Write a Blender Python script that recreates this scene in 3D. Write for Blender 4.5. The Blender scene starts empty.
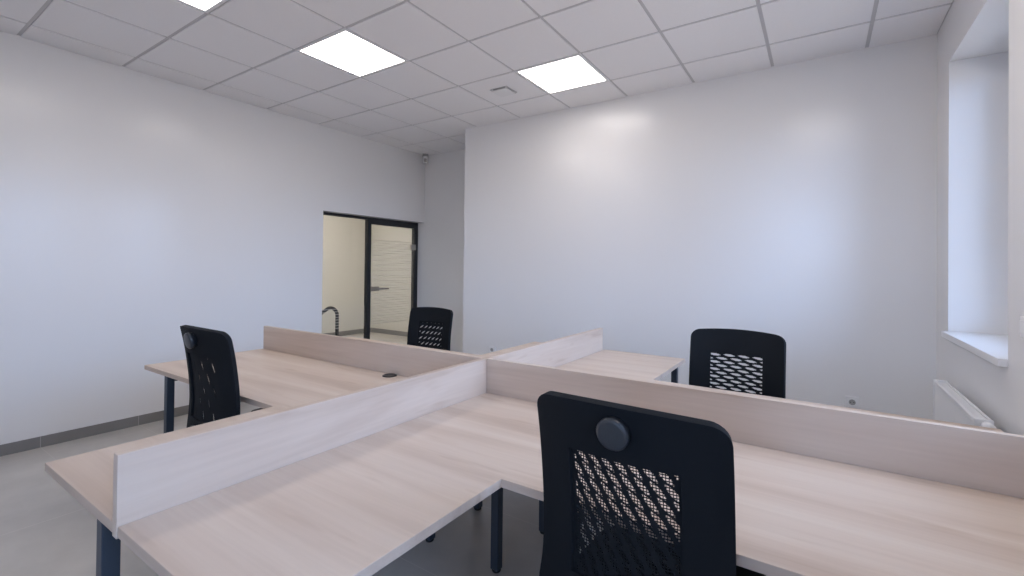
import bpy, bmesh, math, random
from mathutils import Vector, Matrix
random.seed(7)
C = bpy.context.scene.collection
PI = math.pi

# ------------------------------------------------------------------ helpers
def tag(o, label=None, cat=None, group=None, kind=None):
    if label: o['label'] = label
    if cat: o['category'] = cat
    if group: o['group'] = group
    if kind: o['kind'] = kind
    return o

def empty(name, loc=(0, 0, 0), rotz=0.0):
    o = bpy.data.objects.new(name, None)
    o.empty_display_size = 0.1
    C.objects.link(o)
    o.location = loc
    o.rotation_euler = (0, 0, rotz)
    return o

def obj(name, bm, mat, parent=None, smooth=False, loc=None):
    me = bpy.data.meshes.new(name)
    bmesh.ops.recalc_face_normals(bm, faces=bm.faces[:])
    bm.to_mesh(me)
    bm.free()
    for m in (mat if isinstance(mat, (list, tuple)) else [mat]):
        me.materials.append(m)
    if smooth:
        for p in me.polygons:
            p.use_smooth = True
    o = bpy.data.objects.new(name, me)
    C.objects.link(o)
    if parent is not None:
        o.parent = parent
    if loc is not None:
        o.location = loc
    return o

def box(bm, x0, x1, y0, y1, z0, z1, mi=0):
    vs = [bm.verts.new(p) for p in ((x0, y0, z0), (x1, y0, z0), (x1, y1, z0), (x0, y1, z0),
                                    (x0, y0, z1), (x1, y0, z1), (x1, y1, z1), (x0, y1, z1))]
    fs = []
    for f in ((0, 3, 2, 1), (4, 5, 6, 7), (0, 1, 5, 4), (1, 2, 6, 5), (2, 3, 7, 6), (3, 0, 4, 7)):
        q = bm.faces.new([vs[i] for i in f])
        q.material_index = mi
        fs.append(q)
    return fs

def bxo(name, x0, x1, y0, y1, z0, z1, mat, parent=None, bevel=0.0, seg=2):
    bm = bmesh.new()
    box(bm, x0, x1, y0, y1, z0, z1)
    o = obj(name, bm, mat, parent)
    if bevel:
        bev(o, bevel, seg)
    return o

def bev(o, w, seg=2, angle=40):
    m = o.modifiers.new('bevel', 'BEVEL')
    m.width = w
    m.segments = seg
    m.limit_method = 'ANGLE'
    m.angle_limit = math.radians(angle)
    for p in o.data.polygons:
        p.use_smooth = True
    m.harden_normals = True
    return o

def prism(bm, pts, z0, z1):
    a = [bm.verts.new((x, y, z0)) for x, y in pts]
    b = [bm.verts.new((x, y, z1)) for x, y in pts]
    n = len(pts)
    bm.faces.new(a[::-1])
    bm.faces.new(b)
    for i in range(n):
        bm.faces.new((a[i], a[(i + 1) % n], b[(i + 1) % n], b[i]))

def lathe(bm, prof, n=24, M=None):
    """prof: list of (r, z). Closed by caps where r = 0."""
    rings = []
    for r, z in prof:
        if r < 1e-6:
            rings.append([bm.verts.new((0, 0, z))])
        else:
            rings.append([bm.verts.new((r * math.cos(2 * PI * i / n), r * math.sin(2 * PI * i / n), z)) for i in range(n)])
    for a, b in zip(rings, rings[1:]):
        for i in range(n):
            j = (i + 1) % n
            if len(a) == 1 and len(b) == 1:
                continue
            if len(a) == 1:
                bm.faces.new((a[0], b[i], b[j]))
            elif len(b) == 1:
                bm.faces.new((a[i], a[j], b[0]))
            else:
                bm.faces.new((a[i], a[j], b[j], b[i]))
    if M is not None:
        vs = [v for r in rings for v in r]
        bmesh.ops.transform(bm, matrix=M, verts=vs)

def tube(bm, pts, r, n=12, radii=None):
    pts = [Vector(p) for p in pts]
    rings = []
    t0 = (pts[1] - pts[0]).normalized()
    up = Vector((0, 0, 1)) if abs(t0.z) < .9 else Vector((1, 0, 0))
    nrm = t0.cross(up).normalized()
    for i, p in enumerate(pts):
        if i == 0: t = (pts[1] - pts[0])
        elif i == len(pts) - 1: t = pts[-1] - pts[-2]
        else: t = (pts[i + 1] - pts[i - 1])
        t.normalize()
        nrm = (nrm - t * nrm.dot(t)).normalized()
        bn = t.cross(nrm)
        rr = radii[i] if radii else r
        rings.append([bm.verts.new(p + nrm * rr * math.cos(2 * PI * k / n) + bn * rr * math.sin(2 * PI * k / n)) for k in range(n)])
    for a, b in zip(rings, rings[1:]):
        for k in range(n):
            j = (k + 1) % n
            bm.faces.new((a[k], a[j], b[j], b[k]))
    bm.faces.new(rings[0][::-1])
    bm.faces.new(rings[-1])

# ------------------------------------------------------------------ materials
def new_mat(name):
    m = bpy.data.materials.new(name)
    m.use_nodes = True
    nt = m.node_tree
    return m, nt, nt.nodes['Principled BSDF']

def N(nt, t, **kw):
    n = nt.nodes.new(t)
    for k, v in kw.items():
        setattr(n, k, v)
    return n

def simple(name, col, rough=.5, metal=0.0, spec=.5, bump=0.0, bscale=200, vary=0.0, vscale=6):
    m, nt, b = new_mat(name)
    b.inputs['Base Color'].default_value = (*col, 1)
    b.inputs['Roughness'].default_value = rough
    b.inputs['Metallic'].default_value = metal
    b.inputs['Specular IOR Level'].default_value = spec
    tc = N(nt, 'ShaderNodeTexCoord')
    if vary:
        nz = N(nt, 'ShaderNodeTexNoise')
        nz.inputs['Scale'].default_value = vscale
        nz.inputs['Detail'].default_value = 4
        nt.links.new(tc.outputs['Object'], nz.inputs['Vector'])
        mx = N(nt, 'ShaderNodeMix', data_type='RGBA')
        mx.inputs[6].default_value = (*[c * (1 - vary) for c in col], 1)
        mx.inputs[7].default_value = (*[min(1, c * (1 + vary)) for c in col], 1)
        nt.links.new(nz.outputs['Fac'], mx.inputs[0])
        nt.links.new(mx.outputs[2], b.inputs['Base Color'])
    if bump:
        nz = N(nt, 'ShaderNodeTexNoise')
        nz.inputs['Scale'].default_value = bscale
        nz.inputs['Detail'].default_value = 3
        nt.links.new(tc.outputs['Object'], nz.inputs['Vector'])
        bp = N(nt, 'ShaderNodeBump')
        bp.inputs['Strength'].default_value = bump
        bp.inputs['Distance'].default_value = .002
        nt.links.new(nz.outputs['Fac'], bp.inputs['Height'])
        nt.links.new(bp.outputs['Normal'], b.inputs['Normal'])
    return m

def wood(name, axis, c_dark, c_mid, c_light, rough=.45):
    """pale laminate with grain running along one axis"""
    m, nt, b = new_mat(name)
    tc = N(nt, 'ShaderNodeTexCoord')
    mp = N(nt, 'ShaderNodeMapping')
    sc = [7.0, 7.0, 7.0]
    sc[axis] = .55
    mp.inputs['Scale'].default_value = sc
    nt.links.new(tc.outputs['Object'], mp.inputs['Vector'])
    n1 = N(nt, 'ShaderNodeTexNoise')
    n1.inputs['Scale'].default_value = 1.0
    n1.inputs['Detail'].default_value = 5
    n1.inputs['Roughness'].default_value = .55
    n1.inputs['Distortion'].default_value = .5
    nt.links.new(mp.outputs['Vector'], n1.inputs['Vector'])
    mp2 = N(nt, 'ShaderNodeMapping')
    sc2 = [90.0, 90.0, 90.0]
    sc2[axis] = 2.2
    mp2.inputs['Scale'].default_value = sc2
    nt.links.new(tc.outputs['Object'], mp2.inputs['Vector'])
    n2 = N(nt, 'ShaderNodeTexNoise')
    n2.inputs['Scale'].default_value = 1.0
    n2.inputs['Detail'].default_value = 3
    nt.links.new(mp2.outputs['Vector'], n2.inputs['Vector'])
    # occasional darker streaks / small knots
    mp3 = N(nt, 'ShaderNodeMapping')
    sc3 = [16.0, 16.0, 16.0]
    sc3[axis] = 2.6
    mp3.inputs['Scale'].default_value = sc3
    mp3.inputs['Location'].default_value = (3.3, 1.7, .4)
    nt.links.new(tc.outputs['Object'], mp3.inputs['Vector'])
    n3 = N(nt, 'ShaderNodeTexNoise')
    n3.inputs['Scale'].default_value = 1.0
    n3.inputs['Detail'].default_value = 2
    nt.links.new(mp3.outputs['Vector'], n3.inputs['Vector'])
    rp = N(nt, 'ShaderNodeValToRGB')
    e = rp.color_ramp.elements
    e[0].position, e[0].color = .28, (*c_dark, 1)
    e[1].position, e[1].color = .70, (*c_light, 1)
    k = e.new(.48)
    k.color = (*c_mid, 1)
    nt.links.new(n1.outputs['Fac'], rp.inputs['Fac'])
    r2 = N(nt, 'ShaderNodeValToRGB')
    r2.color_ramp.elements[0].position = .25
    r2.color_ramp.elements[0].color = (.94, .935, .93, 1)
    r2.color_ramp.elements[1].position = .75
    r2.color_ramp.elements[1].color = (1, 1, 1, 1)
    nt.links.new(n2.outputs['Fac'], r2.inputs['Fac'])
    r3 = N(nt, 'ShaderNodeValToRGB')
    r3.color_ramp.elements[0].position = .64
    r3.color_ramp.elements[0].color = (1, 1, 1, 1)
    r3.color_ramp.elements[1].position = .80
    r3.color_ramp.elements[1].color = (.84, .79, .74, 1)
    nt.links.new(n3.outputs['Fac'], r3.inputs['Fac'])
    m1 = N(nt, 'ShaderNodeMix', data_type='RGBA', blend_type='MULTIPLY')
    m1.inputs[0].default_value = 1
    nt.links.new(rp.outputs['Color'], m1.inputs[6])
    nt.links.new(r2.outputs['Color'], m1.inputs[7])
    m2 = N(nt, 'ShaderNodeMix', data_type='RGBA', blend_type='MULTIPLY')
    m2.inputs[0].default_value = 1
    nt.links.new(m1.outputs[2], m2.inputs[6])
    nt.links.new(r3.outputs['Color'], m2.inputs[7])
    nt.links.new(m2.outputs[2], b.inputs['Base Color'])
    b.inputs['Roughness'].default_value = rough
    b.inputs['Specular IOR Level'].default_value = .3
    return m

def tiles(name, w, d, grout, col, gcol, ox, oy, axes='XY', rough=.45):
    """large stoneware tiles with fine joints, soft cloudy variation"""
    m, nt, b = new_mat(name)
    tc = N(nt, 'ShaderNodeTexCoord')
    sep = N(nt, 'ShaderNodeSeparateXYZ')
    nt.links.new(tc.outputs['Object'], sep.inputs[0])
    def joint(out, size, off):
        a = N(nt, 'ShaderNodeMath', operation='SUBTRACT'); a.inputs[1].default_value = off
        nt.links.new(out, a.inputs[0])
        d_ = N(nt, 'ShaderNodeMath', operation='DIVIDE'); d_.inputs[1].default_value = size
        nt.links.new(a.outputs[0], d_.inputs[0])
        f = N(nt, 'ShaderNodeMath', operation='FRACT'); nt.links.new(d_.outputs[0], f.inputs[0])
        s = N(nt, 'ShaderNodeMath', operation='LESS_THAN'); s.inputs[1].default_value = grout / size
        nt.links.new(f.outputs[0], s.inputs[0])
        return s.outputs[0]
    j = joint(sep.outputs[0], w, ox)
    k = joint(sep.outputs[1], d, oy)
    mxj = N(nt, 'ShaderNodeMath', operation='MAXIMUM')
    nt.links.new(j, mxj.inputs[0]); nt.links.new(k, mxj.inputs[1])
    nz = N(nt, 'ShaderNodeTexNoise')
    nz.inputs['Scale'].default_value = 1.6
    nz.inputs['Detail'].default_value = 6
    nz.inputs['Roughness'].default_value = .6
    nt.links.new(tc.outputs['Object'], nz.inputs['Vector'])
    rp = N(nt, 'ShaderNodeValToRGB')
    rp.color_ramp.elements[0].position = .3
    rp.color_ramp.elements[0].color = (*[c * .82 for c in col], 1)
    rp.color_ramp.elements[1].position = .7
    rp.color_ramp.elements[1].color = (*[c * 1.15 for c in col], 1)
    nt.links.new(nz.outputs['Fac'], rp.inputs['Fac'])
    mx = N(nt, 'ShaderNodeMix', data_type='RGBA')
    nt.links.new(mxj.outputs[0], mx.inputs[0])
    nt.links.new(rp.outputs['Color'], mx.inputs[6])
    mx.inputs[7].default_value = (*gcol, 1)
    nt.links.new(mx.outputs[2], b.inputs['Base Color'])
    b.inputs['Roughness'].default_value = rough
    return m

def glass(name, tint=(.96, .98, .97), refl=.06):
    m = bpy.data.materials.new(name)
    m.use_nodes = True
    nt = m.node_tree
    nt.nodes.clear()
    out = N(nt, 'ShaderNodeOutputMaterial')
    tr = N(nt, 'ShaderNodeBsdfTransparent'); tr.inputs[0].default_value = (*tint, 1)
    gl = N(nt, 'ShaderNodeBsdfGlossy'); gl.inputs['Roughness'].default_value = .02
    lw = N(nt, 'ShaderNodeFresnel'); lw.inputs['IOR'].default_value = 1.35
    mx = N(nt, 'ShaderNodeMixShader')
    nt.links.new(lw.outputs[0], mx.inputs[0])
    nt.links.new(tr.outputs[0], mx.inputs[1])
    nt.links.new(gl.outputs[0], mx.inputs[2])
    nt.links.new(mx.outputs[0], out.inputs[0])
    return m

def emit(name, col, s):
    m, nt, b = new_mat(name)
    b.inputs['Base Color'].default_value = (.8, .8, .8, 1)
    b.inputs['Emission Color'].default_value = (*col, 1)
    b.inputs['Emission Strength'].default_value = s
    return m

SKY = (3.9, 5.4, 8.9)
GROUND = (2.0, 1.95, 2.1)
LAMP_S = 6.8
HALL_S = 36.0
EXPO = 0.14

M = {}
M['wall'] = simple('white_wall_paint', (.84, .835, .838), .215, spec=.40, bump=.05, bscale=60)
M['ceil_tile'] = simple('ceiling_tile', (.91, .90, .91), .9, spec=.1, bump=.15, bscale=350, vary=.02, vscale=90)
M['ceil_bar'] = simple('ceiling_bar', (.60, .59, .60), .5, spec=.3)
M['floor'] = tiles('floor_stoneware', 1.2, .6, .004, (.54, .515, .48), (.63, .60, .56), -4.62, .943, rough=.33)
M['skirt'] = simple('baseboard_stoneware', (.225, .218, .213), .5, vary=.12, vscale=4)
M['grout'] = simple('baseboard_joint', (.42, .41, .39), .8)
WD, WM, WL = (.53, .41, .325), (.635, .515, .425), (.695, .59, .50)
M['wood_x'] = wood('oak_laminate_long', 0, WD, WM, WL)
M['wood_y'] = wood('oak_laminate_cross', 1, WD, WM, WL)
M['steel'] = simple('dark_grey_powder_coat', (.040, .055, .078), .42, spec=.5, bump=.04, bscale=600)
M['plastic'] = simple('black_plastic', (.012, .013, .015), .38, spec=.5)
M['plastic_grey'] = simple('charcoal_plastic', (.032, .036, .042), .35, spec=.5)
M['fabric'] = simple('black_fabric', (.006, .008, .011), .85, spec=.25, bump=.4, bscale=900)
M['mesh'] = simple('black_mesh', (.006, .008, .011), .8, spec=.25)
M['white'] = simple('white_plastic', (.84, .84, .85), .4)
M['white_enamel'] = simple('white_enamel', (.83, .83, .84), .3)
M['sill'] = simple('white_sill', (.80, .80, .81), .3)
M['dark'] = simple('dark_void', (.02, .02, .022), .8)
M['grey_plastic'] = simple('grey_plastic', (.36, .36, .36), .5)
M['frame_black'] = simple('black_aluminium', (.012, .015, .02), .4, metal=0, spec=.5)
M['chrome'] = simple('brushed_steel', (.42, .40, .37), .32, metal=1)
M['glass'] = glass('clear_glass')
M['stripe'] = simple('frosted_film', (.62, .61, .56), .7)
M['hall'] = simple('cream_hall_paint', (.66, .645, .59), .6, bump=.05, bscale=60)
M['rail'] = simple('black_rail', (.01, .01, .012), .4)
M['lamp'] = emit('lamp_diffuser', (1.0, .93, .89), LAMP_S)
M['hall_fill'] = emit('hall_fill_diffuser', (1.0, .90, .87), HALL_S)

# ------------------------------------------------------------------ room
H = 3.003                       # ceiling height
XL, XR = -4.82, 0.665           # left and right wall faces
YB, YN, YF = 4.228, 4.93, -1.9  # back wall, niche wall, wall behind the viewer
XN = -3.49                      # left end of the back wall
TW = .25
WT = .34
XC, YC = -7.8, 6.45             # far walls of the hallway
def S(o): return tag(o, kind='structure')

S(bxo('floor', XC - .3, XR + .5, YF - .3, YC + .3, -.12, 0, M['floor']))

# left wall with the opening of the glass door (which runs up to the niche wall)
DY0, DZ = 3.27, 2.017
bm = bmesh.new()
box(bm, XL - TW, XL, YF - WT, DY0, 0, H + .1)
box(bm, XL - TW, XL, DY0, YN, DZ, H + .1)
S(obj('wall_left', bm, M['wall']))
bm = bmesh.new()
box(bm, XN, XR + WT, YB, YN + .25, 0, H + .1)
S(obj('wall_back', bm, M['wall']))
S(bxo('wall_niche', XL - TW, XN, YN, YN + .25, 0, H + .1, M['wall']))
# right wall with deep window openings
WZ0, WZ1 = .975, 2.68
WINS = [(2.79, 3.88), (1.25, 2.45), (-.55, .50)]  # last opening is unseen, added for daylight on the long divider
FILL_WIN = (-.70, .40)              # unseen window added behind the viewer to light the back wall
bm = bmesh.new()
ys = [YF - WT]
for a, b_ in sorted(WINS):
    ys += [a, b_]
ys.append(YB)
box(bm, XR, XR + WT, ys[0], ys[-1], 0, WZ0)
box(bm, XR, XR + WT, ys[0], ys[-1], WZ1, H + .1)
for i in range(0, len(ys), 2):
    box(bm, XR, XR + WT, ys[i], ys[i + 1], WZ0, WZ1)
S(obj('wall_right', bm, M['wall']))
bm = bmesh.new()
box(bm, XL, XR, YF - WT, YF, 0, WZ0)
box(bm, XL, XR, YF - WT, YF, WZ1, H + .1)
box(bm, XL, FILL_WIN[0], YF - WT, YF, WZ0, WZ1)
box(bm, FILL_WIN[1], XR, YF - WT, YF, WZ0, WZ1)
S(obj('wall_front', bm, M['wall']))

for i, (a, b_) in enumerate(WINS + [FILL_WIN]):
    w = S(empty('window_%d' % (i + 1), (XR + .265, (a + b_) / 2, WZ0)))
    if i == 3:
        w.location = ((a + b_) / 2, YF - .265, WZ0)
        w.rotation_euler = (0, 0, -PI / 2)
    hw, hh = (b_ - a) / 2, WZ1 - WZ0
    bm = bmesh.new()
    for (y0, y1, z0, z1) in ((-hw, -hw + .04, .03, hh), (hw - .04, hw, .03, hh), (-hw + .04, hw - .04, .03, .08), (-hw + .04, hw - .04, hh - .04, hh)):
        box(bm, 0, .065, y0, y1, z0, z1)
    obj('window_frame', bm, M['white'], w)
    bm = bmesh.new()
    for (y0, y1, z0, z1) in ((-hw + .04, -hw + .085, .08, hh - .04), (hw - .085, hw - .04, .08, hh - .04), (-hw + .085, hw - .085, .08, .125), (-hw + .085, hw - .085, hh - .085, hh - .04)):
        box(bm, .004, .055, y0, y1, z0, z1)
    obj('sash', bm, M['white'], w)
    bxo('window_pane', .022, .038, -hw + .085, hw - .085, .125, hh - .085, M['glass'], w)
    # inside sill with small ears over the wall face
    bm = bmesh.new()
    x_in, x_w, x_f = -.0, -.265, -.297
    ear = 0.004
    prism(bm, [(x_in, -hw), (x_in, hw), (x_w, hw), (x_w, hw + ear), (x_f, hw + ear), (x_f, -hw - ear), (x_w, -hw - ear), (x_w, -hw)], 0.0, .034)
    bev(obj('window_sill', bm, M['sill'], w), .004, 2)

# suspended ceiling: tegular tiles that hang a little below the bars
GX0, GY0, G = -3.319, 1.990, .6
LIGHTS = [(0, 0), (2, 2), (0, -2), (5, 0), (5, -1), (0, -4)]  # last three panels are unseen, added to brighten the room
VENT = (1, 2)
bt = bmesh.new()
gap = .012
def clip_poly(x0, x1, y0, y1):
    """tile rectangle cut by the back wall / niche"""
    out = []
    if x1 <= XN or x0 >= XN:
        ymax = YN if x1 <= XN else YB
        out.append((x0, x1, y0, min(y1, ymax)))
    else:
        out.append((x0, XN, y0, min(y1, YN)))
        out.append((XN, x1, y0, min(y1, YB)))
    return [r for r in out if r[1] - r[0] > .01 and r[3] - r[2] > .01]
for i in range(-3, 8):
    for j in range(-7, 6):
        x0, x1 = GX0 + G * i, GX0 + G * (i + 1)
        y0, y1 = GY0 + G * j, GY0 + G * (j + 1)
        if (i, j) in LIGHTS or (i, j) == VENT:
            continue
        X0, X1 = max(x0 + gap, XL + .004), min(x1 - gap, XR - .004)
        Y0, Y1 = max(y0 + gap, YF + .004), y1 - gap
        if X1 - X0 < .02 or Y1 - Y0 < .02:
            continue
        for r in clip_poly(X0, X1, Y0, Y1):
            box(bt, r[0], r[1], r[2], r[3], H, H + .02)
S(obj('ceiling', bt, M['ceil_tile']))
bm = bmesh.new()
box(bm, XL, XR, YF, YB, H + .007, H + .03)
box(bm, XL, XN, YB, YN, H + .007, H + .03)
S(obj('trim_1', bm, M['ceil_bar']))

def ceiling_light(i, j, label, z=H, mat='lamp', cx=None, cy=None):
    x = GX0 + G * (i + .5) if cx is None else cx
    y = GY0 + G * (j + .5) if cy is None else cy
    t = tag(empty('ceiling_light', (x, y, z)), label, 'ceiling light', 'square light panels in the ceiling')
    h = .2975
    bm = bmesh.new()
    k = .022
    for (x0, x1, y0, y1) in ((-h, h, -h, -h + k), (-h, h, h - k, h), (-h, -h + k, -h + k, h - k), (h - k, h, -h + k, h - k)):
        box(bm, x0, x1, y0, y1, -.002, .012)
    obj('light_frame', bm, M['white'], t)
    bxo('diffuser', -h + k, h - k, -h + k, h - k, .001, .008, M[mat], t)
    return t
LBL = {(0, 0): 'square glowing ceiling panel in the middle of the three, nearer the left wall',
       (2, 2): 'square glowing ceiling panel beside the small vent, nearest the back wall',
       (0, -2): 'square glowing ceiling panel cut off by the upper edge, farthest from the back wall',
       (5, 0): 'unseen ceiling panel added for light above the near right desk',
       (0, -4): 'unseen ceiling panel added for light at the rear, on the left wall side',
       (5, -1): 'unseen ceiling panel added for light beside its neighbour over the nearest chair',
}
for ij in LIGHTS:
    ceiling_light(*ij, LBL[ij])

# air vent in its own tile: square throat behind a dropped plate
vx, vy = GX0 + G * VENT[0], GY0 + G * VENT[1]
vt = tag(empty('ceiling_vent', (vx + .3, vy + .3, H)), 'small square white air vent with dark slots in a ceiling tile', 'vent')
q = .3 - gap
vcx, vcy, vh = -.02, .01, .095
bm = bmesh.new()
for (x0, x1, y0, y1) in ((-q, q, -q, vcy - vh), (-q, q, vcy + vh, q), (-q, vcx - vh, vcy - vh, vcy + vh), (vcx + vh, q, vcy - vh, vcy + vh)):
    box(bm, x0, x1, y0, y1, 0, .02)
obj('vent_tile', bm, M['ceil_tile'], vt)
bxo('vent_throat', vcx - vh, vcx + vh, vcy - vh, vcy + vh, .0155, .0165, M['dark'], vt)
bxo('vent_plate', vcx - vh + .013, vcx + vh - .013, vcy - vh + .013, vcy + vh - .013, -.016, -.008, M['white'], vt, .002)
for sx in (-1, 1):
    for sy in (-1, 1):
        bxo('vent_spacer', vcx + sx * .075 - .006, vcx + sx * .075 + .006, vcy + sy * .075 - .006, vcy + sy * .075 + .006, -.008, .016, M['white'], vt)

# baseboards
def skirt(name, x0, x1, y0, y1, joints, along):
    bm = bmesh.new()
    box(bm, x0, x1, y0, y1, 0, .08)
    o = S(obj(name, bm, M['skirt']))
    bm = bmesh.new()
    for c in joints:
        if along == 'y':
            box(bm, x0 - .0006, x1 + .0006, c - .002, c + .002, 0.001, .0804)
        else:
            box(bm, c - .002, c + .002, y0 - .0006, y1 + .0006, 0.001, .0804)
    if joints:
        obj('baseboard_joint', bm, M['grout'], o)
    return o
skirt('baseboard_left', XL, XL + .010, YF, DY0, [.943 + .594 * k for k in range(-4, 4)], 'y')
skirt('baseboard_back', XN + .01, XR, YB - .010, YB, [XN + .5 + .6 * k for k in range(6)], 'x')
skirt('baseboard_niche', XL, XN, YN - .010, YN, [XL + .6, XL + 1.2], 'x')
skirt('baseboard_right', XR - .010, XR, YF, YB - .01, [YF + .4 + .6 * k for k in range(9)], 'y')

# ------------------------------------------------------------------ glass door
FX0, FX1 = -5.01, -4.95
d1 = S(empty('door_1', (-4.98, (DY0 + YN) / 2, 0)))
def dpart(name, bm, mat, parent=None, par_off=True):
    o = obj(name, bm, mat, parent or d1)
    if par_off and (parent or d1) is d1:
        for v in o.data.vertices:
            v.co -= d1.location
    return o
my0, my1 = 4.02, 4.075
bm = bmesh.new()
box(bm, FX0, FX1, DY0, DY0 + .045, 0, DZ)
box(bm, FX0, FX1, DY0 + .045, my0, DZ - .03, DZ)
box(bm, FX0, FX1, DY0 + .045, my0, 0, .045)
box(bm, FX0, FX1, my0, my1, 0, DZ)
box(bm, FX0, FX1, my1, YN, DZ - .085, DZ)
box(bm, FX0, FX1, YN - .065, YN, 0, DZ - .085)
fr = dpart('door_frame', bm, M['frame_black'])
bm = bmesh.new(); box(bm, -4.985, -4.975, DY0 + .045, my0, .045, DZ - .03)
sp = dpart('side_pane', bm, M['glass'])
bm = bmesh.new(); box(bm, -4.985, -4.975, my1 + .006, YN - .071, .012, DZ - .091)
lf = dpart('door_leaf', bm, M['glass'])
def child_of(par, name, bm, mat, smooth=False):
    o = obj(name, bm, mat, par, smooth)
    for v in o.data.vertices:
        v.co -= d1.location
    return o
def stripes(y0, y1, zs, h):
    bm = bmesh.new()
    for z in zs:
        box(bm, -4.9749, -4.9742, y0, y1, z - h / 2, z + h / 2)
    return bm
child_of(sp, 'frosted_stripe', stripes(DY0 + .05, my0 - .01, [.60 + .034 * k for k in range(8)], .006), M['stripe'])
child_of(lf, 'frosted_stripe', stripes(my1 + .01, YN - .10, [.60 + .034 * k for k in range(34)], .006), M['stripe'])
# lever handle with its lock case, and two hinges
bm = bmesh.new()
box(bm, -4.975, -4.955, my1 + .008, my1 + .150, 1.04, 1.10)
box(bm, -5.005, -4.985, my1 + .008, my1 + .150, 1.04, 1.10)
lk = child_of(lf, 'lock_case', bm, M['chrome'])
bm = bmesh.new()
tube(bm, [(-4.955, my1 + .115, 1.072), (-4.925, my1 + .115, 1.072), (-4.915, my1 + .125, 1.072), (-4.913, my1 + .15, 1.072), (-4.913, my1 + .275, 1.070)], .009, 12)
child_of(lf, 'handle', bm, M['chrome'], True)
for z in (1.655, .35):
    bm = bmesh.new()
    box(bm, -4.976, -4.945, YN - .135, YN - .045, z - .04, z + .04)
    child_of(lf, 'hinge', bm, M['chrome'])

# ------------------------------------------------------------------ hallway behind the glass
S(bxo('wall_hall_far', XC - .2, XC, -.5, YC + .2, 0, H + .1, M['hall']))
S(bxo('wall_hall_end', XC, XL - TW, YC, YC + .2, 0, H + .1, M['hall']))
S(bxo('wall_hall_side', XL - TW, XL - TW + .2, YN + .25, YC + .2, 0, H + .1, M['hall']))
S(bxo('wall_hall_start', XC, XL - TW, -.5, -.3, 0, H + .1, M['hall']))
S(bxo('ceiling_hall', XC, XL - TW, -.3, YC, H, H + .1, M['ceil_tile']))
bm = bmesh.new(); box(bm, XL - TW - .004, XL - TW, -.3, DY0, .08, H)
S(obj('wall_hall_near', bm, M['hall']))
S(bxo('baseboard_hall_far', XC, XC + .01, -.3, YC, 0, .09, M['skirt']))
S(bxo('baseboard_hall_end', XC + .01, XL - TW, YC - .01, YC, 0, .09, M['skirt']))
for cy in (2.2, 4.6):  # both panels are out of view, added to brighten the hallway
    ceiling_light(0, 0, 'unseen ceiling panel added to light the hallway behind the glass door, %s' % ('far end' if cy > 3 else 'near end'),
                  z=H - .012, mat='hall_fill', cx=-6.4, cy=cy)

# stair handrail: bent black tube on a post
hr = tag(empty('handrail', (-6.10, 4.40, 0)), 'bent black tubular handrail standing in the hallway behind the glass', 'handrail')
bm = bmesh.new()
pts = [(0, 0, 0), (0, 0, .30), (0, 0, .63)]
for k in range(1, 9):
    a = PI / 2 * k / 8 * 1.25
    pts.append((-.02 * math.sin(a), -.11 * (1 - math.cos(a)),   .63 + .11 * math.sin(a)))
e_ = Vector(pts[-1])
pts.append(tuple(e_ + Vector((-.04, -.14, -.10))))
pts.append(tuple(e_ + Vector((-.10, -.60, -.46))))
tube(bm, pts, .026, 14)
obj('rail', bm, M['rail'], hr, True)
bm = bmesh.new()
lathe(bm, [(0, 0), (.055, 0), (.055, .006), (.03, .014), (0, .014)], 20)
obj('foot_plate', bm, M['rail'], hr, True)

# ------------------------------------------------------------------ radiator
ry0, ry1 = 2.80, 3.66
rad = tag(empty('radiator', (.608, (ry0 + ry1) / 2, .13)), 'white panel radiator on the right wall under the window sill', 'radiator')
L = (ry1 - ry0) / 2
bm = bmesh.new()
# front panel with shallow vertical flutes
n = 46
prof = []
for k in range(n + 1):
    y = -L + .006 + (2 * L - .012) * k / n
    prof.append((-.036 - (.006 if k % 2 else 0), y))
pts = prof + [(-.022, L - .006), (-.022, -L + .006)]
prism(bm, pts, .02, .585)
obj('front_panel', bm, M['white_enamel'], rad)
bxo('rear_panel', .004, .014, -L + .006, L - .006, .02, .585, M['white_enamel'], rad, .003)
bm = bmesh.new()
box(bm, -.044, -.030, -L, L, .585, .607)
box(bm, .008, .018, -L, L, .585, .607)
for k in range(34):
    y = -L + .02 + (2 * L - .04) * k / 33
    box(bm, -.030, .008, y - .009, y + .009, .592, .599)
bev(obj('top_grille', bm, M['white_enamel'], rad), .002, 2)
for s in (-1, 1):
    bm = bmesh.new()
    box(bm, -.046, .018, s * L - .007, s * L + .007, .03, .612)
    bev(obj('end_cap', bm, M['white_enamel'], rad), .006, 3)
bm = bmesh.new()
Mx = Matrix.Translation((-.006, -L - .007, .585)) @ Matrix.Rotation(PI / 2, 4, 'X')
lathe(bm, [(0, 0), (.019, 0), (.021, .01), (.021, .045), (.017, .055), (0, .057)], 20, Mx)
obj('thermostat_valve', bm, M['white'], rad, True)
for s in (-1, 1):
    bxo('wall_bracket',   .014, .0565, s * .3 - .015, s * .3 + .015, .10, .5, M['white_enamel'], rad)

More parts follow.
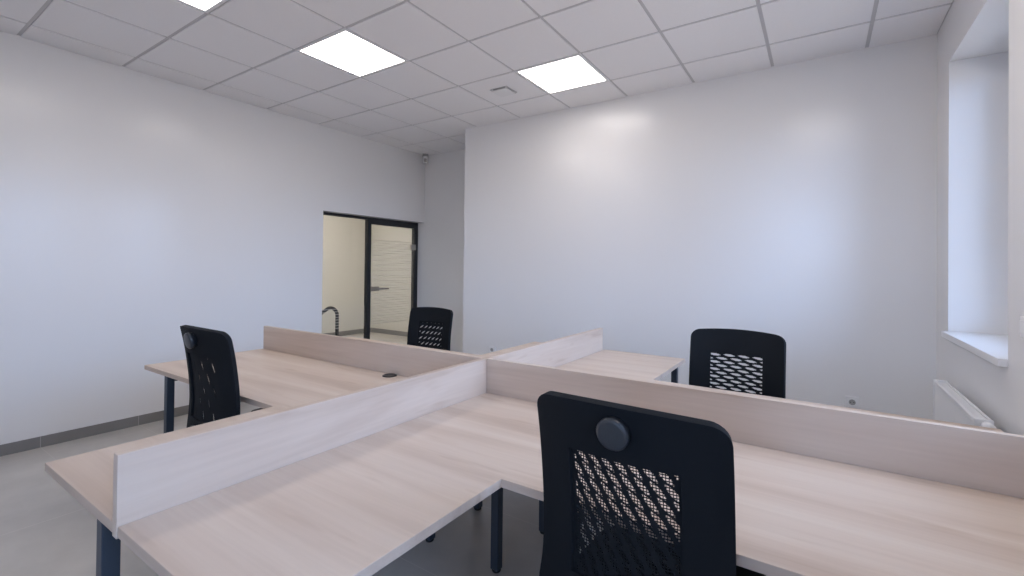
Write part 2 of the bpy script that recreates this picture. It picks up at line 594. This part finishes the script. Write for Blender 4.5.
# ------------------------------------------------------------------ wall fittings
def socket(x, z, label):
    t = tag(empty('wall_socket', (x, YB, z)), label, 'socket', 'white sockets on the back wall')
    bev(bxo('socket_plate', -.041, .041, -.016, 0, -.041, .041, M['white'], t), .004, 3)
    bm = bmesh.new()
    Mx = Matrix.Translation((0, -.0155, 0)) @ Matrix.Rotation(PI / 2, 4, 'X')
    lathe(bm, [(.027, -.006), (.027, .004), (.023, .004), (.021, -.004), (0, -.004)], 28, Mx)
    obj('socket_ring', bm, M['white'], t, True)
    bm = bmesh.new()
    Mx = Matrix.Translation((0, -.017, 0)) @ Matrix.Rotation(PI / 2, 4, 'X')
    lathe(bm, [(0, 0), (.0205, 0), (.0205, .0012), (0, .0012)], 28, Mx)
    obj('socket_recess', bm, M['grey_plastic'], t)
    bm = bmesh.new()
    for s in (-1, 1):
        Mx = Matrix.Translation((s * .0095, -.0184, 0)) @ Matrix.Rotation(PI / 2, 4, 'X')
        lathe(bm, [(0, 0), (.0032, 0), (.0032, .0006), (0, .0006)], 10, Mx)
    obj('socket_hole', bm, M['dark'], t)
    return t
socket(.205, .415, 'white power socket low on the back wall beside the radiator')
socket(-3.055, .450, 'white power socket low on the back wall just above the divider crossing')

sw = tag(empty('light_switch', (XR, 2.572, 1.165)), 'white switch on the wall right of the window, cut off by the frame', 'switch')
bev(bxo('switch_plate', -.010, 0, -.041, .041, -.041, .041, M['white'], sw), .004, 3)
bev(bxo('switch_rocker', -.015, -.009, -.026, .026, -.026, .026, M['white'], sw), .003, 2)

# motion detector up in the corner
ms = tag(empty('motion_sensor', (XL + .055, YN - .055, H - .012), PI / 4 * 0), 'small pale motion sensor in the ceiling corner above the glass door', 'sensor')
ms.rotation_euler = (0, 0, PI / 4)
bm = bmesh.new()
prism(bm, [(-.032, .03), (-.036, 0), (-.030, -.020), (-.016, -.032), (.016, -.032), (.030, -.020), (.036, 0), (.032, .03)], -.125, -.02)
bev(obj('sensor_body', bm, M['white'], ms), .006, 3)
bm = bmesh.new()
prism(bm, [(-.020, -.030), (-.012, -.036), (.012, -.036), (.020, -.030), (.020, -.026), (-.020, -.026)], -.105, -.055)
bev(obj('sensor_lens', bm, M['grey_plastic'], ms), .002, 2)
bm = bmesh.new()
box(bm, -.04, .04, -.034, .034, -.020, .012)
bev(obj('sensor_bracket', bm, M['grey_plastic'], ms), .003, 2)

# ------------------------------------------------------------------ desks
DT, DB = .740, .7135           # desktop top and underside
AX0, AX1 = -1.430, -1.402      # long divider
BY0, BY1 = 1.886, 1.912        # cross divider
def desk(label, pts, legs, rails, base, grommets=()):
    t = tag(empty('corner_desk', (base[0], base[1], 0)), label, 'desk', 'L-shaped desks around the divider cross')
    off = Vector((base[0], base[1], 0))
    bm = bmesh.new()
    prism(bm, [(x - off.x, y - off.y) for x, y in pts], DB, DT)
    bev(obj('desktop', bm, M['wood_x'], t), .0018, 2)
    for (x, y) in legs:
        bm = bmesh.new()
        s = .020
        box(bm, x - s - off.x, x + s - off.x, y - s - off.y, y + s - off.y, .012, DB)
        lg = obj('leg', bm, M['steel'], t)
        bev(lg, .003, 2)
        bm = bmesh.new()
        lathe(bm, [(0, 0), (.019, 0), (.021, .004), (.021, .012), (0, .012)], 18, Matrix.Translation((x - off.x, y - off.y, 0)))
        obj('leveller_foot', bm, M['plastic'], lg, True)
    for (x0, x1, y0, y1) in rails:
        bm = bmesh.new()
        box(bm, x0 - off.x, x1 - off.x, y0 - off.y, y1 - off.y, DB - .042, DB - .001)
        obj('frame_rail', bm, M['steel'], t)
    for (x, y) in grommets:
        bm = bmesh.new()
        lathe(bm, [(0, -.02), (.030, -.02), (.034, 0), (.041, 0), (.040, .004), (.034, .007), (.030, .005), (0, .006)], 32,
              Matrix.Translation((x - off.x, y - off.y, DT)))
        obj('cable_grommet', bm, M['plastic'], t, True)
    return t
e = .0025
xa, xb = AX0 - e, AX1 + e
ya, yb = BY0 - e, BY1 + e
XWL, XWR = -3.505, .615        # outer ends of the wings along the cross divider
YS, YNn = .410, 3.43           # ends of the wings along the long divider
XI_L, XI_R = -2.036, -.790     # inner edges
YI_S, YI_N = 1.145, 2.665
# near left
desk('pale wooden L-shaped desk on the left, round black cable grommet in its top',
     [(XWL, YI_S), (XI_L, YI_S), (XI_L, YS), (xa, YS), (xa, ya), (XWL, ya)],
     [(-1.535, YS + .0215), (-1.622, 1.724), (-3.228, YI_S + .035), (-3.228, 1.85)],
     [(-3.206, -1.645, 1.705, 1.735), (-1.637, -1.607, .46, 1.70), (-3.243, -3.213, 1.203, 1.827)], (-1.95, 1.5),
     [(-2.066, 1.845)])
# near right
desk('pale wooden L-shaped desk nearest the viewer, filling the lower right',
     [(XWR, YI_S), (XI_R, YI_S), (XI_R, YS), (xb, YS), (xb, ya), (XWR, ya)],
     [(-.84, YS + .0235), (-1.212, 1.724), (.45, YI_S + .035), (.45, 1.85)],
     [(-1.199, .43, 1.705, 1.735), (-1.237, -1.207, .46, 1.70), (.435, .465, 1.203, 1.827)], (-.85, 1.5))
# far right
desk('pale wooden L-shaped desk by the window, behind the right-hand divider',
     [(XWR, YI_N), (XI_R, YI_N), (XI_R, YNn), (xb, YNn), (xb, yb), (XWR, yb)],
     [(-.852, YNn - .045), (-1.185, 2.11), (.45, YI_N - .035), (.45, 1.95)],
     [(-1.199, .43, 2.085, 2.115), (-1.237, -1.207, 2.123, 3.38), (.435, .465, 1.973, 2.607)], (-.85, 2.3))
# far left
desk('pale wooden L-shaped desk before the glass door, almost hidden behind the dividers',
     [(XWL, YI_N), (XI_L, YI_N), (XI_L, YNn), (xa, YNn), (xa, yb), (XWL, yb)],
     [(-1.98, YNn - .045), (-1.61, 2.10), (-3.228, YI_N - .035), (-3.228, 1.95)],
     [(-3.206, -1.645, 2.085, 2.115), (-1.637, -1.607, 2.123, 3.38), (-3.243, -3.213, 1.973, 2.607)], (-1.95, 2.3))

def divider(label, x0, x1, y0, y1, mat):
    cx, cy = (x0 + x1) / 2, (y0 + y1) / 2
    bm = bmesh.new()
    box(bm, x0 - cx, x1 - cx, y0 - cy, y1 - cy, 0, .911 - DB + .004)
    o = obj('desk_divider', bm, mat)
    o.location = (cx, cy, DB - .004)
    bev(o, .0015, 2)
    tag(o, label, 'divider', 'low wooden screens between the desks')
    return o
divider('long low wooden screen running lengthwise through the middle of the desks', AX0, AX1, .408, 3.40, M['wood_y'])
divider('low wooden screen on the left, ending near the glass door', -3.505, AX0 - .001, BY0, BY1, M['wood_x'])
divider('low wooden screen on the right, running toward the window wall behind the nearest chair', AX1 + .001, XWR, BY0, BY1, M['wood_x'])

# ------------------------------------------------------------------ office chairs (local: sitter faces +Y, origin on the floor)
ZB0, ZB1 = .45, 1.03
def prof_y(z):
    """side profile of the backrest: lumbar bulge forward, top leaning back"""
    ks = [(.45, -.212), (.55, -.203), (.65, -.198), (.75, -.203), (.85, -.215), (.95, -.231), (1.03, -.247)]
    for (a, ya_), (b, yb_) in zip(ks, ks[1:]):
        if z <= b or b == 1.03:
            t = (z - a) / (b - a)
            i = ks.index((a, ya_))
            m0 = (yb_ - ks[i - 1][1]) / (b - ks[i - 1][0]) if i > 0 else (yb_ - ya_) / (b - a)
            m1 = (ks[i + 2][1] - ya_) / (ks[i + 2][0] - a) if i + 2 < len(ks) else (yb_ - ya_) / (b - a)
            h = b - a
            t2, t3 = t * t, t * t * t
            return (2 * t3 - 3 * t2 + 1) * ya_ + (t3 - 2 * t2 + t) * h * m0 + (-2 * t3 + 3 * t2) * yb_ + (t3 - t2) * h * m1
def half_w(z):
    w = .236
    if z < .60:
        w = .236 + .022 * ((.60 - z) / .15) ** 1.6
    r = .042
    if z > ZB1 - r:
        d = z - (ZB1 - r)
        w = w - r + math.sqrt(max(r * r - d * d, 0)) 
    if z < ZB0 + .06:
        d = ZB0 + .06 - z
        w = w - .06 + math.sqrt(max(.0036 - d * d, 0))
    return w
def back_pt(u, z, off=0.0):
    """u in metres across"""
    return Vector((u, prof_y(z) + .8 * u * u + off, z - .10 * max(0, (z - .9)) * (u / .23) ** 2))
WZ_0, WZ_1, WU = .575, .896, .135     # mesh window

def backrest_bm():
    bm = bmesh.new()
    zs = sorted(set([ZB0 + .06 * (1 - math.cos(PI / 2 * k / 5)) for k in range(6)] +
                    [ZB0 + .06 + (WZ_0 - ZB0 - .06) * k / 4 for k in range(5)] +
                    [WZ_0 + (WZ_1 - WZ_0) * k / 16 for k in range(17)] +
                    [WZ_1 + (ZB1 - .042 - WZ_1) * k / 4 for k in range(5)] +
                    [ZB1 - .042 + .042 * math.sin(PI / 2 * k / 6) for k in range(7)]))
    z2 = [zs[0]]
    for z in zs[1:]:
        if z - z2[-1] > 1e-4: z2.append(z)
    zs = z2
    grid = []
    for z in zs:
        hw = half_w(z)
        us = [-hw + (hw - WU) * k / 4 for k in range(4)] + [-WU + 2 * WU * k / 10 for k in range(11)] + [WU + (hw - WU) * k / 4 for k in range(1, 5)]
        grid.append([bm.verts.new(back_pt(u, z)) for u in us])
    for i in range(len(zs) - 1):
        zc = (zs[i] + zs[i + 1]) / 2
        for k in range(len(grid[0]) - 1):
            if WZ_0 < zc < WZ_1 and 4 <= k < 14:
                continue
            bm.faces.new((grid[i][k], grid[i][k + 1], grid[i + 1][k + 1], grid[i + 1][k]))
    return bm

def mesh_bm(ang, L, W, pu, pv, threads, cell=.0025, shift=0.0):
    """woven panel: fine cells, open where the weave leaves lens-shaped gaps"""
    bm = bmesh.new()
    nu, nv = int(2 * WU / cell), int((WZ_1 - WZ_0) / cell)
    V = {}
    def vert(i, k):
        if (i, k) not in V:
            V[(i, k)] = bm.verts.new(back_pt(-WU + 2 * WU * i / nu, WZ_0 + (WZ_1 - WZ_0) * k / nv))
        return V[(i, k)]
    ca, sa = math.cos(ang), math.sin(ang)
    for i in range(nu):
        for k in range(nv):
            u = -WU + 2 * WU * (i + .5) / nu
            v = (k + .5) * (WZ_1 - WZ_0) / nv
            hole = False
            row = math.floor(v / pv)
            for rr in (row - 1, row, row + 1):
                o = (rr % 2) * .5 * pu + shift * rr
                c0 = math.floor((u - o) / pu)
                for cc in (c0, c0 + 1):
                    du, dv = u - (cc * pu + o), v - (rr + .5) * pv
                    p_ = (du * ca + dv * sa) / (L / 2)
                    q_ = (-du * sa + dv * ca) / (W / 2)
                    if abs(p_) < 1 and abs(q_) < 1 - p_ * p_:
                        hole = True
            if WU - abs(u) < .006 or v < .006 or v > WZ_1 - WZ_0 - .006:
                hole = False
            if hole and not (threads and (i % threads == 0 or k % threads == 0)):
                continue
            bm.faces.new((vert(i, k), vert(i + 1, k), vert(i + 1, k + 1), vert(i, k + 1)))
    return bm

def rounded_pad(w, d, z0, z1, cy, r=.07, crown=.02, n=8):
    """seat cushion: rounded outline, crowned top, waterfall front"""
    bm = bmesh.new()
    out = []
    for (sx, sy, a0) in ((1, 1, 0), (-1, 1, PI / 2), (-1, -1, PI), (1, -1, 1.5 * PI)):
        for k in range(n + 1):
            a = a0 + PI / 2 * k / n
            out.append((sx * (w / 2 - r) + r * math.cos(a), sy * (d / 2 - r) + r * math.sin(a)))
    levels = [(.90, z0), (.97, z0 + .008), (1, z0 + .022), (1, z1 - .030), (.985, z1 - .014), (.95, z1 - .004), (.88, z1), (.6, z1 + crown * .6), (.3, z1 + crown * .9)]
    rings = []
    for s, z in levels:
        ring = []
        for x, y in out:
            zz = z - (.018 * max(0, y / (d / 2) - .5) * 2 if z > z0 + .03 else 0)
            ring.append(bm.verts.new((x * s, y * s + cy, zz)))
        rings.append(ring)
    m = len(out)
    for a, b in zip(rings, rings[1:]):
        for k in range(m):
            bm.faces.new((a[k], a[(k + 1) % m], b[(k + 1) % m], b[k]))
    bm.faces.new(rings[0][::-1])
    c = bm.verts.new((0, cy, z1 + crown))
    for k in range(m):
        bm.faces.new((rings[-1][k], rings[-1][(k + 1) % m], c))
    return bm

def make_chair(label, loc, rotz, weave, zoff=0.0, base_rot=0.0):
    t = tag(empty('office_chair', (loc[0], loc[1], 0), rotz), label, 'chair', 'black mesh-back office chairs at the desks')
    back = obj('backrest', backrest_bm(), M['fabric'], t, True)
    back.location.z = zoff
    so = back.modifiers.new('thick', 'SOLIDIFY'); so.thickness = .024; so.offset = 0
    b = back.modifiers.new('round', 'BEVEL'); b.width = .0100; b.segments = 4; b.limit_method = 'ANGLE'; b.angle_limit = math.radians(50)
    ms_ = obj('mesh_panel', mesh_bm(**weave), M['mesh'], back)
    so = ms_.modifiers.new('thick', 'SOLIDIFY'); so.thickness = .0016; so.offset = 0
    # round cap of the headrest mount on the rear
    zc = .972
    cpt = back_pt(0, zc)
    tilt = math.atan2(prof_y(zc + .02) - prof_y(zc - .02), .04)
    Mx = Matrix.Translation(cpt + Vector((0, -.013, 0))) @ Matrix.Rotation(PI / 2 - tilt, 4, 'X')
    bm = bmesh.new()
    lathe(bm, [(0, -.004), (.034, -.004), (.034, .010), (.0385, .011), (.0385, .021), (.036, .025), (.030, .0265), (0, .0275)], 36, Mx)
    obj('mount_cap', bm, M['plastic_grey'], back, True)
    # seat
    seat = obj('seat', rounded_pad(.47, .47, .415, .485, .045), M['fabric'], t, True)
    seat.location.z = zoff
    bm = bmesh.new()
    box(bm, -.19, .19, -.15, .22, .398, .418)
    sp_ = obj('seat_pan', bm, M['plastic'], t); bev(sp_, .008, 2); sp_.location.z = zoff
    # armrests: slim pad on an upright that comes from under the seat
    for sx in (-1, 1):
        bm = bmesh.new()
        out = []
        for (ox, oy, a0) in ((1, 1, 0), (-1, 1, PI / 2), (-1, -1, PI), (1, -1, 1.5 * PI)):
            for k in range(7):
                a = a0 + PI / 2 * k / 6
                out.append((ox * .008 + .024 * math.cos(a), .025 + oy * .095 + .024 * math.sin(a)))
        prism(bm, [(sx * .244 + x, y) for x, y in out], .612, .638)
        ar = obj('armrest', bm, M['plastic'], t); bev(ar, .007, 3); ar.location.z = zoff
        bm = bmesh.new()
        tube(bm, [(sx * .12, .04, .392), (sx * .22, .04, .394), (sx * .240, .04, .402), (sx * .250, .04, .425), (sx * .250, .042, .50), (sx * .246, .05, .58), (sx * .244, .055, .616)], .013, 12)
        au = obj('armrest_support', bm, M['plastic'], ar, True)
    # bracket from seat to backrest
    bm = bmesh.new()
    pts = [(0, .02, .385), (0, -.10, .385), (0, -.20, .392), (0, -.245, .42), (0, -.252, .47), (0, -.236, .56)]
    sm = []
    for a, b_ in zip(pts, pts[1:]):
        for k in range(4):
            sm.append(Vector(a).lerp(Vector(b_), k / 4))
    sm.append(Vector(pts[-1]))
    rings = []
    for i, p in enumerate(sm):
        tg = (sm[min(i + 1, len(sm) - 1)] - sm[max(i - 1, 0)]).normalized()
        nv = Vector((1, 0, 0)).cross(tg).normalized()
        rings.append([bm.verts.new(p + Vector((sx * .032, 0, 0)) + nv * sn * .009) for sx, sn in ((-1, -1), (1, -1), (1, 1), (-1, 1))])
    for a, b_ in zip(rings, rings[1:]):
        for k in range(4):
            bm.faces.new((a[k], a[(k + 1) % 4], b_[(k + 1) % 4], b_[k]))
    bm.faces.new(rings[0]); bm.faces.new(rings[-1][::-1])
    br = obj('back_bracket', bm, M['plastic'], t); bev(br, .004, 2); br.location.z = zoff
    bm = bmesh.new()
    prism(bm, [(-.07, -.09), (.07, -.09), (.085, .02), (.06, .12), (-.06, .12), (-.085, .02)], .352, .398)
    tm = obj('tilt_mechanism', bm, M['plastic'], t); bev(tm, .008, 2); tm.location.z = zoff
    bm = bmesh.new()
    tube(bm, [(.06, .03, .375), (.16, .04, .372), (.225, .045, .362)], .006, 10)
    lv = obj('tilt_lever', bm, M['plastic'], t, True); lv.location.z = zoff
    # column and star base
    bm = bmesh.new()
    lathe(bm, [(0, .075), (.026, .075), (.026, .235), (.020, .24), (.0145, .242), (.0145, .356 + zoff), (0, .356 + zoff)], 24)
    obj('gas_lift', bm, M['plastic'], t, True)
    bm = bmesh.new()
    lathe(bm, [(0, .062), (.045, .062), (.050, .075), (.048, .105), (.036, .118), (.0265, .12), (0, .12)], 28)
    obj('base_hub', bm, M['plastic'], t, True)
    for k in range(5):
        a = base_rot + 2 * PI * k / 5
        R_ = Matrix.Rotation(a, 4, 'Z')
        bm = bmesh.new()
        rings = []
        for s, w, z0, z1 in ((.035, .030, .066, .108), (.12, .026, .068, .104), (.22, .021, .068, .094), (.295, .018, .068, .086), (.310, .012, .070, .084)):
            rings.append([bm.verts.new(R_ @ Vector((s, y, z))) for y, z in ((-w, z0), (w, z0), (w * .8, z1), (-w * .8, z1))])
        for a_, b_ in zip(rings, rings[1:]):
            for q_ in range(4):
                bm.faces.new((a_[q_], a_[(q_ + 1) % 4], b_[(q_ + 1) % 4], b_[q_]))
        bm.faces.new(rings[0]); bm.faces.new(rings[-1][::-1])
        lg = obj('base_leg', bm, M['plastic'], t); bev(lg, .004, 2)
        bm = bmesh.new()
        ca = a + 1.1 + .7 * k
        T = R_ @ Matrix.Translation((.292, 0, 0)) @ Matrix.Rotation(ca, 4, 'Z')
        for sx in (-1, 1):
            Mw = T @ Matrix.Translation((.016, sx * .016, .027)) @ Matrix.Rotation(PI / 2, 4, 'X')
            lathe(bm, [(0, -.010), (.022, -.010), (.027, -.006), (.027, .006), (.022, .010), (0, .010)], 20, Mw)
        Mh = T @ Matrix.Translation((.008, 0, .040))
        lathe(bm, [(0, -.008), (.018, -.008), (.020, .006), (.012, .018), (.006, .020), (.006, .034), (0, .034)], 14, Mh)
        obj('caster', bm, M['plastic'], lg, True)
    return t

CH = [
    # near right: seen from behind
    dict(label='black mesh-back office chair nearest the viewer, seen from behind, with round rear cap',
         loc=(-.378, 1.265), rotz=-.035, weave=dict(ang=-.80, L=.056, W=.0150, pu=.034, pv=.036, threads=4, cell=.0018, shift=0), zoff=.03, base_rot=.3),
    # near left
    dict(label='black office chair on the left by the white wall, its back seen almost edge-on',
         loc=(-2.46, 1.24), rotz=0.0, weave=dict(ang=-1.3, L=.060, W=.006, pu=.090, pv=.060, threads=0, cell=.002, shift=.004), zoff=.045, base_rot=.9),
    # far right: faces the viewer
    dict(label='black mesh-back office chair in front of the back wall near the window, facing the viewer',
         loc=(-.382, 2.62), rotz=PI, weave=dict(ang=0.08, L=.060, W=.0125, pu=.073, pv=.020, threads=0, cell=.0025, shift=0), zoff=.01, base_rot=.1),
    # far left
    dict(label='black mesh-back office chair in front of the glass door, small and far away',
         loc=(-2.93, 2.92), rotz=PI + .10, weave=dict(ang=-.6, L=.046, W=.0095, pu=.045, pv=.050, threads=0, cell=.003, shift=0), zoff=-.03, base_rot=.5),
]
for c in CH:
    make_chair(**c)

# ------------------------------------------------------------------ light
w = bpy.data.worlds.new('World')
bpy.context.scene.world = w
w.use_nodes = True
bg = w.node_tree.nodes['Background']
wn = w.node_tree
wt = N(wn, 'ShaderNodeTexCoord')
ws = N(wn, 'ShaderNodeSeparateXYZ')
wn.links.new(wt.outputs['Generated'], ws.inputs[0])
wm = N(wn, 'ShaderNodeMapRange', interpolation_type='SMOOTHSTEP')
wm.inputs['From Min'].default_value = -.06
wm.inputs['From Max'].default_value = .10
wn.links.new(ws.outputs[2], wm.inputs['Value'])
wx = N(wn, 'ShaderNodeMix', data_type='RGBA')
wx.inputs[6].default_value = (*GROUND, 1)
wx.inputs[7].default_value = (*SKY, 1)
wn.links.new(wm.outputs[0], wx.inputs[0])
wn.links.new(wx.outputs[2], bg.inputs[0])
bg.inputs[1].default_value = 1.0
for i, (a, b_) in enumerate(WINS + [FILL_WIN]):
    l = bpy.data.lights.new('window_portal', 'AREA')
    l.shape = 'RECTANGLE'
    l.size = WZ1 - WZ0
    l.size_y = b_ - a
    l.cycles.is_portal = True
    o = bpy.data.objects.new('window_portal', l)
    C.objects.link(o)
    o.location = (XR + WT + .01, (a + b_) / 2, (WZ0 + WZ1) / 2)
    o.rotation_euler = (0, PI / 2, 0)
    if i == 3:
        o.location = ((a + b_) / 2, YF - WT - .01, (WZ0 + WZ1) / 2)
        o.rotation_euler = (PI / 2, 0, 0)
        l.size, l.size_y = b_ - a, WZ1 - WZ0

# ------------------------------------------------------------------ camera
cam = bpy.data.cameras.new('Camera')
co = bpy.data.objects.new('Camera', cam)
C.objects.link(co)
f, yaw, pitch, roll, sy = 462.856, -.5862, .0081, .0109, 23.935
cy_, sy_ = math.cos(yaw), math.sin(yaw)
cp, sp_ = math.cos(pitch), math.sin(pitch)
fw = Vector((sy_ * cp, cy_ * cp, sp_))
rt = Vector((cy_, -sy_, 0))
up = rt.cross(fw)
c_, s_ = math.cos(roll), math.sin(roll)
r2 = c_ * rt + s_ * up
u2 = -s_ * rt + c_ * up
mat = Matrix((r2, u2, -fw)).transposed().to_4x4()
mat.translation = (0, 0, 1.372)
co.matrix_world = mat
cam.sensor_fit = 'HORIZONTAL'
cam.sensor_width = 36
cam.lens = 36 * f / 1024
cam.shift_y = -sy / 1024
cam.clip_start = .02
bpy.context.scene.camera = co

sc = bpy.context.scene
sc.view_settings.view_transform = 'Standard'
sc.view_settings.look = 'None'
sc.view_settings.exposure = EXPO
sc.view_settings.gamma = 1
sc.view_settings.use_curve_mapping = False
sc.cycles.use_denoising = True
sc.cycles.max_bounces = 10
sc.cycles.diffuse_bounces = 6
sc.cycles.glossy_bounces = 4
sc.cycles.transparent_max_bounces = 16
